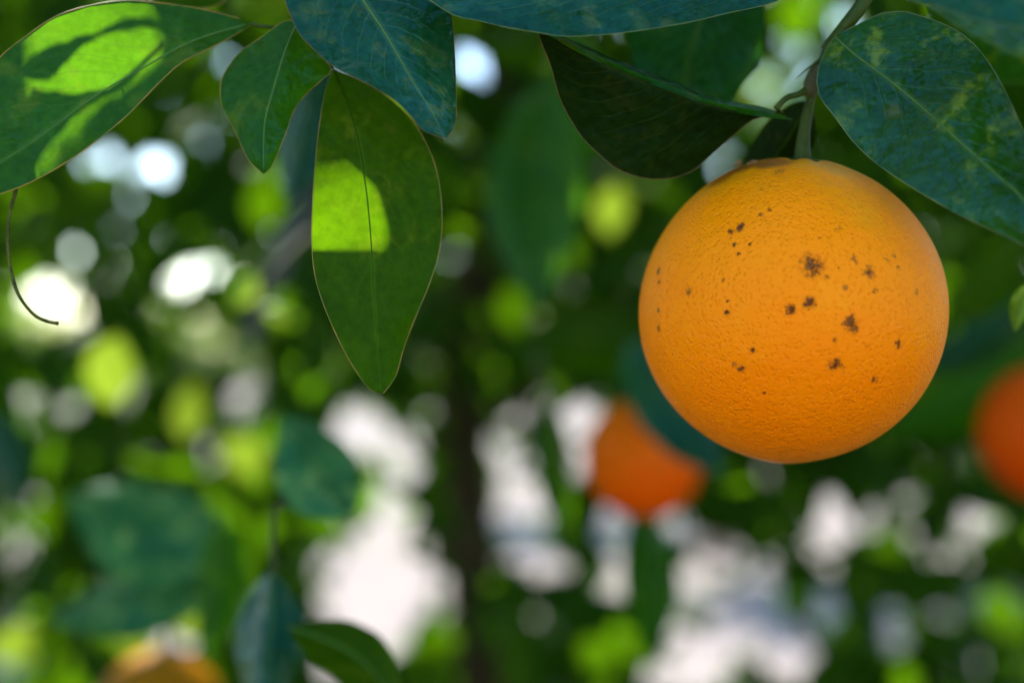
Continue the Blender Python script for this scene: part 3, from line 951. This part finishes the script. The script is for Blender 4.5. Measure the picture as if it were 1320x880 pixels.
simple_leaf(twigB, M_DARKUNDER, (1044, 128, 0.382), (948, 260, 0.410), 74, 8, eL=0.008, eR=0.006, seed=12, rib=M_RIBDARK)
twigC = thing("leafy_twig", "blurred twig in the top right corner with a pale blue leaf over a yellowed one", "twig", P(1400, -120, 0.36), "leafy twigs")
px_tube("stem", [(1480, -220, 0.37), (1430, -130, 0.36), (1400, -60, 0.36)], [8, 7, 5], M_STEM, twigC)
grid_leaf(twigC, M_TEAL, L=[(1420, 20), (1370, 42), (1320, 36), (1271, 28), (1235, 18), (1198, 7), (1160, -6), (1110, -38)],
    M=[(1424, -20, 0.300), (1320, -30, 0.303), (1235, -36, 0.308), (1110, -40, 0.316)], R=[(1420, -60), (1320, -92), (1235, -90), (1110, -42)],
    eL=-0.006, eR=0.02, seed=13, edge=M_EDGEGREEN, edge_px=2)
simple_leaf(twigC, M_MOTTLE, (1196, 8, 0.40), (1410, 96, 0.42), 92, -14, eL=0.01, eR=0.0, seed=14)

# unseen leaves added above the frame, shaped so their shadows outline the sunlit patches
def shade_leaf(parent, over, upper, lower, reach, seed):
    a, c = spline(upper, 18), spline(lower, 18)
    v0 = np.array([tuple(q.co) for q in over.data.vertices])
    px0 = to_px(v0)
    verts, uvs = [], []
    for i in range(18):
        for j, f in enumerate((0, 0.25, 0.5, 0.75, 1)):
            q = a[i] * (1 - f) + c[i] * f
            k = np.argmin(np.linalg.norm(px0 - q, axis=1))
            p = P(q[0], q[1], v0[k, 1]) + SUN * (reach + 0.006 * math.sin(math.pi * i / 17) - 0.004 * abs(f - 0.5))
            verts.append(p)
            uvs.append((f, i / 17))
    faces = [(i * 5 + j, i * 5 + j + 1, i * 5 + j + 6, i * 5 + j + 5) for i in range(17) for j in range(4)]
    return mesh_obj("leaf", verts, faces, M_TOP, parent, True, uvs)
shade_leaf(twigA, lA, [(232, 34), (196, 26), (165, 29), (142, 37), (103, 47), (60, 62), (20, 96)], [(234, 36), (195, 37), (154, 40), (122, 52), (92, 72), (58, 104), (22, 98)], 0.085, 1)
shade_leaf(twigA, lA, [(20, 150), (40, 122), (71, 118), (128, 118), (152, 106), (178, 84), (208, 50)], [(22, 240), (42, 222), (62, 194), (78, 172), (112, 140), (150, 120), (210, 56)], 0.092, 3)
shade_leaf(twigA, lA, [(52, 226), (76, 208), (106, 170), (126, 142), (170, 108), (218, 72)], [(56, 246), (92, 226), (140, 192), (176, 150), (204, 110), (222, 76)], 0.098, 4)
shade_leaf(twigA, lD, [(360, 334), (398, 322), (440, 321), (480, 321), (530, 332)], [(362, 340), (398, 372), (440, 386), (484, 376), (532, 338)], 0.125, 2)

# curled dry stalk at the left border
ds = px_tube("dry_stalk", [(18, 230, 0.356), (20, 246, 0.356), (13, 275, 0.355), (10, 310, 0.354), (14, 348, 0.353), (24, 380, 0.352), (42, 404, 0.352), (58, 413, 0.352), (75, 417, 0.352)],
             [3.4, 2.6, 2.0, 2.1, 1.9, 2.5, 2.0, 2.2, 2.6], plain_material("dry_stalk_skin", (0.022, 0.032, 0.004), (0.10, 0.10, 0.018), 500, 0.6, 0.6, 0.0006, spec=0.15), None, 10, 48)
tag(ds, "thin curled stalk dangling from the long leaf at the left border", "stalk")

# ==================================================================== MIDDLE DISTANCE SPRAYS (out of focus)
def spray(label, at, stem, rpx, leaves, name="leafy_twig"):
    t = thing(name, label, "twig", P(*at), "leafy twigs")
    if stem:
        px_tube("stem", stem, rpx, M_TWIG, t, 8, 14)
    for i, (mat, b, tip, w, side, eL, eR) in enumerate(leaves):
        simple_leaf(t, mat, b, tip, w, side, eL, eR, seed=hash((at[0], i)) % 997, rib=M_RIB)
    return t

spray("blurred twig at lower left with a broad mottled blue green leaf over a paler one", (300, 720, 0.72),
      [(330, 900, 0.74), (318, 790, 0.72), (296, 720, 0.71), (292, 690, 0.71)], [5, 4, 3.5, 3],
      [(M_PALE, (292, 700, 0.71), (84, 640, 0.69), 140, 20, 0.03, -0.015),
       (M_PALE, (296, 722, 0.71), (62, 800, 0.70), 92, 14, 0.03, -0.01)])
spray("slightly blurred twig at lower left with a mottled leaf above two hanging dark leaves", (350, 690, 0.50),
      [(372, 940, 0.53), (358, 800, 0.51), (352, 720, 0.50), (352, 660, 0.50), (372, 640, 0.50)], [4, 3.4, 3, 2.6, 2],
      [(M_PALE, (452, 668, 0.53), (366, 534, 0.56), 104, 6, 0.02, 0.0),
       (M_TEAL, (350, 736, 0.50), (330, 925, 0.465), 92, 8, 0.02, 0.01),
       (M_UNDER, (372, 808, 0.46), (522, 930, 0.47), 78, 26, 0.01, 0.02),
       (M_TOP, (290, 660, 0.62), (262, 860, 0.64), 60, 8, 0.02, 0.02)])
spray("blurred teal leaf on a twig at the left border", (-30, 560, 0.85),
      [(-60, 480, 0.86), (-40, 530, 0.85)], [4, 3], [(M_TEAL, (-40, 530, 0.85), (30, 660, 0.80), 78, 10, 0.02, 0.02)])
spray("blurred blue green leaf hanging behind the gap beside the long hanging leaf", (400, 60, 0.62),
      [(440, -60, 0.64), (412, 40, 0.62)], [4, 3], [(M_TEAL, (412, 40, 0.62), (372, 268, 0.57), 84, 6, 0.02, 0.01)])
spray("blurred twig whose large teal leaf hangs in the middle between trunk and orange", (700, 90, 0.76),
      [(740, -60, 0.80), (716, 40, 0.78), (706, 100, 0.76)], [5, 4, 3],
      [(M_TOP, (706, 100, 0.76), (692, 404, 0.71), 128, -10, 0.02, 0.02), (M_UNDER, (716, 40, 0.78), (610, 60, 0.80), 66, 10, 0.02, 0.01),
       (M_TOP, (716, 30, 0.78), (770, 214, 0.82), 64, 10, 0.02, 0.01)])
spray("blurred leaves behind the lower left side of the speckled orange, over the far orange", (900, 440, 0.80),
      [(1000, 420, 0.90), (930, 440, 0.86), (880, 450, 0.82)], [5, 4, 3],
      [(M_TEAL, (960, 470, 0.84), (842, 520, 0.82), 74, 10, 0.02, 0.02), (M_TEAL, (812, 440, 0.82), (930, 614, 0.78), 100, -2, 0.0, 0.02),
       (M_UNDER, (900, 460, 0.86), (640, 450, 0.90), 92, -16, 0.02, 0.02)])
spray("blurred dark leaves hanging on a twig below left of the far orange", (720, 520, 0.84),
      [(690, 450, 0.88), (714, 520, 0.84), (740, 600, 0.84)], [4, 3, 2.4],
      [(M_TOP, (712, 520, 0.84), (735, 700, 0.85), 46, -10, 0.02, 0.02), (M_TOP, (826, 650, 0.90), (838, 860, 0.92), 74, 8, 0.02, 0.02)])
spray("blurred green leaves on a twig right of the speckled orange above the cut orange", (1290, 330, 0.80),
      [(1400, 260, 0.84), (1320, 300, 0.80)], [4, 3],
      [(M_UNDER, (1320, 300, 0.80), (1210, 420, 0.84), 74, 10, 0.02, 0.02), (M_TEAL, (1330, 380, 0.90), (1190, 480, 0.92), 66, 10, 0.02, 0.02),
       (M_TOP, (1350, 440, 0.95), (1140, 560, 1.0), 90, 12, 0.02, 0.02)])
spray("small lime green leaf at the right border above the cut orange", (1340, 370, 0.40),
      [(1370, 320, 0.40), (1326, 366, 0.40)], [2, 1.5], [(M_LIME, (1326, 364, 0.40), (1308, 428, 0.40), 26, -3, 0.004, 0.004)])
spray("blurred bright lime leaves on a twig left of the long hanging leaf", (330, 360, 0.80),
      [(400, 300, 0.84), (350, 350, 0.80), (335, 400, 0.80)], [4, 3, 2],
      [(M_LIME, (330, 352, 0.80), (298, 396, 0.80), 30, 3, 0.01, 0.01), (M_LIME, (338, 398, 0.80), (380, 412, 0.80), 20, 3, 0.01, 0.01)])

# ==================================================================== THE TREE (crown around and behind)
tree = thing("orange_tree", "orange tree with brown trunk and dense shaded crown filling the picture behind the fruit", "tree", (-0.10, 2.0, 0))
TX = [P(640, 1100, 2.05), P(628, 900, 2.05), P(606, 700, 2.02), P(592, 520, 2.0), P(606, 380, 2.0), P(640, 240, 2.0), P(650, 60, 2.0)]
pts = [Vector((TX[0].x + 0.01, 2.05, -0.05))] + TX
tube("trunk", pts, [0.060, 0.050, 0.044, 0.042, 0.040, 0.036, 0.032, 0.026], M_BARK, tree, 14, 60)
for k, (b, e, r) in enumerate([((596, 470, 2.0), (330, 420, 1.3), 0.016), ((620, 330, 2.0), (300, 60, 1.7), 0.018), ((640, 220, 2.0), (980, -40, 1.6), 0.020),
                               ((645, 120, 2.0), (560, -500, 1.9), 0.022), ((606, 400, 2.0), (900, 300, 2.4), 0.016), ((600, 560, 2.0), (860, 420, 1.35), 0.013),
                               ((645, 90, 2.0), (1100, -300, 0.9), 0.017), ((648, 70, 2.0), (200, -320, 0.9), 0.016)]):
    a, c = P(*b), P(*e)
    mid = a.lerp(c, 0.5) + Vector((random.uniform(-.05, .05), random.uniform(-.05, .05), random.uniform(.0, .10)))
    tube("limb", [a, mid, c], [r, r * 0.75, r * 0.4], M_BARK, tree, 8, 16)
px_tube("limb", [(405, 250, 1.05), (372, 315, 1.02), (340, 385, 1.0), (322, 440, 1.0)], [13, 14, 14, 10], plain_material("grey_bark", (0.05, 0.05, 0.055), (0.10, 0.10, 0.11), 60, 0.85, 0.6, 0.003), tree)

# points that the sun reaches through the crown: bright lime leaves
LIT = [(790, 272, 1.25, 30), (735, 318, 1.5, 24), (140, 482, 0.95, 46), (135, 244, 1.3, 40), (245, 528, 1.3, 34), (318, 592, 1.2, 36), (340, 262, 1.3, 30), (660, 395, 1.6, 24), (175, 805, 1.2, 42), (235, 795, 1.3, 34),
       (1150, 690, 1.6, 26), (1290, 790, 1.6, 30), (895, 800, 1.5, 20), (770, 845, 1.3, 26), (20, 830, 1.2, 34), (1160, 880, 1.4, 30), (560, 830, 1.7, 30), (1025, 20, 1.4, 30), (470, 640, 1.6, 24), (60, 660, 1.3, 30), (1300, 800, 1.5, 26)]
rd = np.random.default_rng(5)
DAPPLE = []
while len(DAPPLE) < 18:
    x, y = rd.uniform(-20, 1340), rd.uniform(120, 880)
    if x > 440 and rd.uniform() < 0.72:
        continue
    if 500 < x < 640 or (820 < x < 1225 and y < 600):
        continue
    if (((x - GAPS[:, 0]) / (GAPS[:, 2] + 34)) ** 2 + ((y - GAPS[:, 1]) / (GAPS[:, 3] + 34)) ** 2 < 1).any():
        continue
    DAPPLE.append((x, y, rd.uniform(1.2, 2.4), rd.uniform(20, 44)))
for x, y, d, r in LIT + DAPPLE:
    sunlit(x, y, d, 0.5 * r * F * d + 0.008)
sunlit(312, 376, 0.80, 0.022)
sunlit(360, 406, 0.80, 0.015)

STREAKS = [p_ for p_, _d in PATCHES[1:]]
PATCHES = [(PATCHES[0][0], depth_at(lD, PATCHES[0][0]))]
# the lit streaks of the long upper leaf: sun beams from points of its own blade
_v = np.array([tuple(q.co) for q in lA.data.vertices])
_px = to_px(_v)
for p_ in STREAKS:
    for k_ in np.where(in_poly(_px, p_))[0]:
        SUNLIT.append((_v[k_], 0.0026))

def gen(n, fn, smin, smax, down, up):
    pos = fn(n)
    n = len(pos)
    R = frames(n, down, rng, up)
    size = rng.uniform(smin, smax, n)
    var = rng.integers(0, len(VARS), n)
    return pos, R, size, var

# leaves in view behind the sprays
def view_pos(n):
    d = (rng.uniform(1.08 ** 2.2, 3.0 ** 2.2, n)) ** (1 / 2.2)
    px = rng.uniform(-260, 1580, n)
    py = rng.uniform(-260, 1040, n)
    return np.stack([(px - 660) * F * d, d, H + (440 - py) * F * d], 1)
p1 = gen(13500, view_pos, 0.055, 0.105, 0.45, 0.35)
s1 = samples_of(*p1)
keep = ~(in_gap(s1) | patch_bad(p1))
p1 = [a[keep] for a in p1]
# the crown above and to the sides
def crown_pos(n):
    q = rng.normal(size=(n, 3))
    q /= np.linalg.norm(q, axis=1)[:, None]
    q *= rng.uniform(0.0, 1, n)[:, None] ** (1 / 2.4)
    pos = q * np.array([2.2, 2.35, 1.35]) + np.array([-0.05, 1.45, H + 0.55])
    return pos[(pos[:, 1] > 0.10) & (pos[:, 2] > 0.5)]
p2 = gen(20000, crown_pos, 0.05, 0.095, 0.3, 0.7)
s2 = samples_of(*p2)
near_lens = (np.abs(s2[:, :, 0]) < 0.62 + 0.5 * np.abs(s2[:, :, 1])) & (s2[:, :, 2] < H + 0.60) & (s2[:, :, 1] < 0.20)
keep = ~(in_frame(s2, 60) | patch_bad(p2) | near_lens.any(1))
p2 = [a[keep] for a in p2]

# fill what still lets the sun onto the fruit and the near leaves
def shade_round(p2):
    V, Fc, U = leaf_cloud(*p2)
    bvh = BVHTree.FromPolygons(V.tolist(), Fc.tolist())
    targets = []
    for px in range(835, 1215, 12):
        for py in range(205, 590, 12):
            if (px - 1023) ** 2 + (py - 402) ** 2 < 190 ** 2:
                targets.append(Vector(Rm @ on_fruit(px, py)) + OC)
    for o in bpy.data.objects:
        if o.type == 'MESH' and o.name.startswith("leaf") and o.parent and o.parent.name.split(".")[0] in ("leafy_twig", "fruiting_twig"):
            vs = o.data.vertices
            if vs[0].co.y < 1.1:
                stp = 1 if o in (lA, lD) else (5 if vs[0].co.y < 0.6 else 14)
                targets += [vs[i].co.copy() for i in range(0, len(vs), stp)]
    for x, y, d, rr in ((829, 590, 0.92, 77), (1345, 556, 0.86, 86), (205, 922, 0.80, 84)):
        c = P(x, y, d)
        for i in range(170):
            q = Vector((random.gauss(0, 1), -abs(random.gauss(0, 1)), random.gauss(0, 1) + 0.5)).normalized()
            targets.append(c + q * rr * F * d * 1.02)
    tp = np.array([tuple(t) for t in targets])
    inside = blocks_patch((tp + 0.01 * S)[:, None, :]) | blocks_sun((tp + 0.035 * S)[:, None, :])
    new = []
    for t, i in zip(targets, inside):
        if i:
            continue
        if bvh.ray_cast(t + SUN * 0.01, SUN)[0] is None:
            new.append(t)
    random.shuffle(new)
    add = []
    for t in new[:500]:
        for j_ in range(30):
            u = random.uniform(0.09, 0.55)
            c = np.array(t + SUN * u)
            R = frames(1, 0.2, rng, 0.9)
            s = np.array([random.uniform(0.06, 0.09) * (1 - 0.02 * j_)])
            vr = np.array([random.randrange(8)])
            c = c - R[0][:, 1] * s[0] * 0.5
            q = samples_of(c[None], R, s, vr)
            if not in_frame(q, 30)[0] and not patch_bad((c[None], R, s, vr))[0]:
                add.append((c, R[0], s[0], vr[0]))
                break
    print("sun leaks", len(new), "of", len(targets), "added", len(add))
    if add:
        p2 = [np.concatenate([p2[0], np.array([a[0] for a in add])]), np.concatenate([p2[1], np.array([a[1] for a in add])]),
              np.concatenate([p2[2], np.array([a[2] for a in add])]), np.concatenate([p2[3], np.array([a[3] for a in add])])]
    return p2
bpy.context.view_layer.update()
for _ in range(4):
    p2 = shade_round(p2)

# the nearest leaves in view are leaves of their own; the rest of the crown is one mass
order = np.argsort(p1[0][:, 1] / p1[2])
near, rest = order[:225], order[225:]
var_mesh = []
for k, (v, f, uv) in enumerate(VARS):
    o = mesh_obj("leaf", v, f, M_BACK, None, True, uv)
    var_mesh.append(o.data)
    bpy.data.objects.remove(o)
from mathutils import Matrix
inv = Matrix.Translation(-Vector(tree.location))
for i in near:
    o = bpy.data.objects.new("leaf", var_mesh[p1[3][i]])
    col.objects.link(o)
    Rw = p1[1][i] * p1[2][i]
    m = Matrix(((Rw[0, 0], Rw[0, 1], Rw[0, 2], p1[0][i, 0]), (Rw[1, 0], Rw[1, 1], Rw[1, 2], p1[0][i, 1]), (Rw[2, 0], Rw[2, 1], Rw[2, 2], p1[0][i, 2]), (0, 0, 0, 1)))
    o.parent = tree
    o.matrix_parent_inverse = inv
    o.matrix_basis = m
allp = [np.concatenate([a[rest], b_]) for a, b_ in zip(p1, p2)]
V, Fc, U = leaf_cloud(*allp)
fo = cloud_obj("foliage", V, Fc, U, M_BACK, tree)
fo["kind"] = "stuff"

# sunlit leaves that read as lime discs
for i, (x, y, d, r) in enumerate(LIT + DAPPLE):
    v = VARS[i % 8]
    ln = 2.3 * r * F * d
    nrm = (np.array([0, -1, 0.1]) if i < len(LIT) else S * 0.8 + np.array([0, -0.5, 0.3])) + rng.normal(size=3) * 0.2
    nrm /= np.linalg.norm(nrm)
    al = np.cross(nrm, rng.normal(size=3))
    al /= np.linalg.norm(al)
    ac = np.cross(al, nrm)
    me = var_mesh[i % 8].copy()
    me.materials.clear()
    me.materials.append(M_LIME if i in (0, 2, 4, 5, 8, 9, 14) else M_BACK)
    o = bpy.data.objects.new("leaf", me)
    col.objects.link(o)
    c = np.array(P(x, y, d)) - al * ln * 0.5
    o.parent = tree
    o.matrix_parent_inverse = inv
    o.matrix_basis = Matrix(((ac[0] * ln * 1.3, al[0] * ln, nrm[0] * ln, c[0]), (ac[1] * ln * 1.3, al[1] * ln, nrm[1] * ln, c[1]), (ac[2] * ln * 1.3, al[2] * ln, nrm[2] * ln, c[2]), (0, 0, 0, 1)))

# ==================================================================== TREES BEYOND
M_FARLEAF = leaf_material("leaf_far_tree", (0.025, 0.075, 0.010), (0.05, 0.12, 0.014), yellow=0.3, spots=0.0, trans=0.35, trans_col=(0.30, 0.45, 0.02), rough=0.5, seed=20.0)
def far_tree(label, x, y, h, r, n, seed):
    rs = np.random.default_rng(seed)
    t = thing("orchard_tree", label, "tree", (x, y, 0), "trees beyond the orange tree")
    tube("trunk", [Vector((x, y, -0.1)), Vector((x + 0.05, y, h * 0.3)), Vector((x - 0.05, y, h * 0.7))], [0.12, 0.09, 0.04], M_BARK, t, 10, 14)
    q = rs.normal(size=(n, 3))
    q /= np.linalg.norm(q, axis=1)[:, None]
    lobes = rs.normal(size=(14, 3))
    lobes /= np.linalg.norm(lobes, axis=1)[:, None]
    pick = lobes[rs.integers(0, 14, n)]
    pos = pick * np.array([r, r, h * 0.30]) * 0.68 + q * (r * 0.42) * rs.uniform(0.3, 1, n)[:, None] + np.array([x, y, h * 0.62])
    pos = pos[pos[:, 2] > 0.35]
    n = len(pos)
    R = frames(n, 0.3, rs, 0.5)
    V, Fc, U = leaf_cloud(pos, R, rs.uniform(0.10, 0.18, n), rs.integers(0, 8, n))
    o = cloud_obj("foliage", V, Fc, U, M_FARLEAF, t)
    o["kind"] = "stuff"
far_tree("bushy tree far off seen between the leaves at the left border", -4.2, 9.0, 3.6, 1.4, 3000, 1)
far_tree("bushy tree far off left of the brown trunk", -0.65, 13.0, 4.0, 1.1, 2600, 2)
far_tree("bushy tree far off behind the far orange", 1.4, 9.8, 4.2, 1.6, 3000, 3)
far_tree("bushy tree far off behind the speckled orange and its right border", 4.3, 9.5, 4.4, 1.9, 3600, 4)

# the dense line of trees that closes the yard
def far_line():
    rs = np.random.default_rng(78)
    n = 9000
    x = rs.uniform(-34, 34, n)
    y = 49 + rs.normal(0, 1.0, n)
    z = rs.uniform(0.0, 1, n) ** 0.8 * (2.5 + 0.4 * np.sin(x * 0.9) + 0.3 * np.sin(x * 2.3))
    V, Fc, U = leaf_cloud(np.stack([x, y, z], 1), frames(n, 0.3, rs, 0.5), rs.uniform(0.4, 0.7, n), rs.integers(0, 8, n))
    o = cloud_obj("treeline", V, Fc, U, M_FARLEAF)
    tag(o, "far off line of trees closing the sunlit yard", None, None, "stuff")
far_line()

# unseen foliage row added behind the camera to dim reflections and low sky
def back_row():
    rs = np.random.default_rng(77)
    n = 7000
    x = rs.uniform(-14, 14, n)
    y = -10 + rs.normal(0, 0.6, n)
    z = rs.uniform(0.3, 1, n) ** 0.8 * (3.4 + 0.5 * np.sin(x * 1.3))
    V, Fc, U = leaf_cloud(np.stack([x, y, z], 1), frames(n, 0.3, rs, 0.5), rs.uniform(0.14, 0.22, n), rs.integers(0, 8, n))
    o = cloud_obj("blocker_foliage", V, Fc, U, M_FARLEAF)
    tag(o, "leafy row of orchard trees facing the orange tree", None, None, "stuff")
back_row()
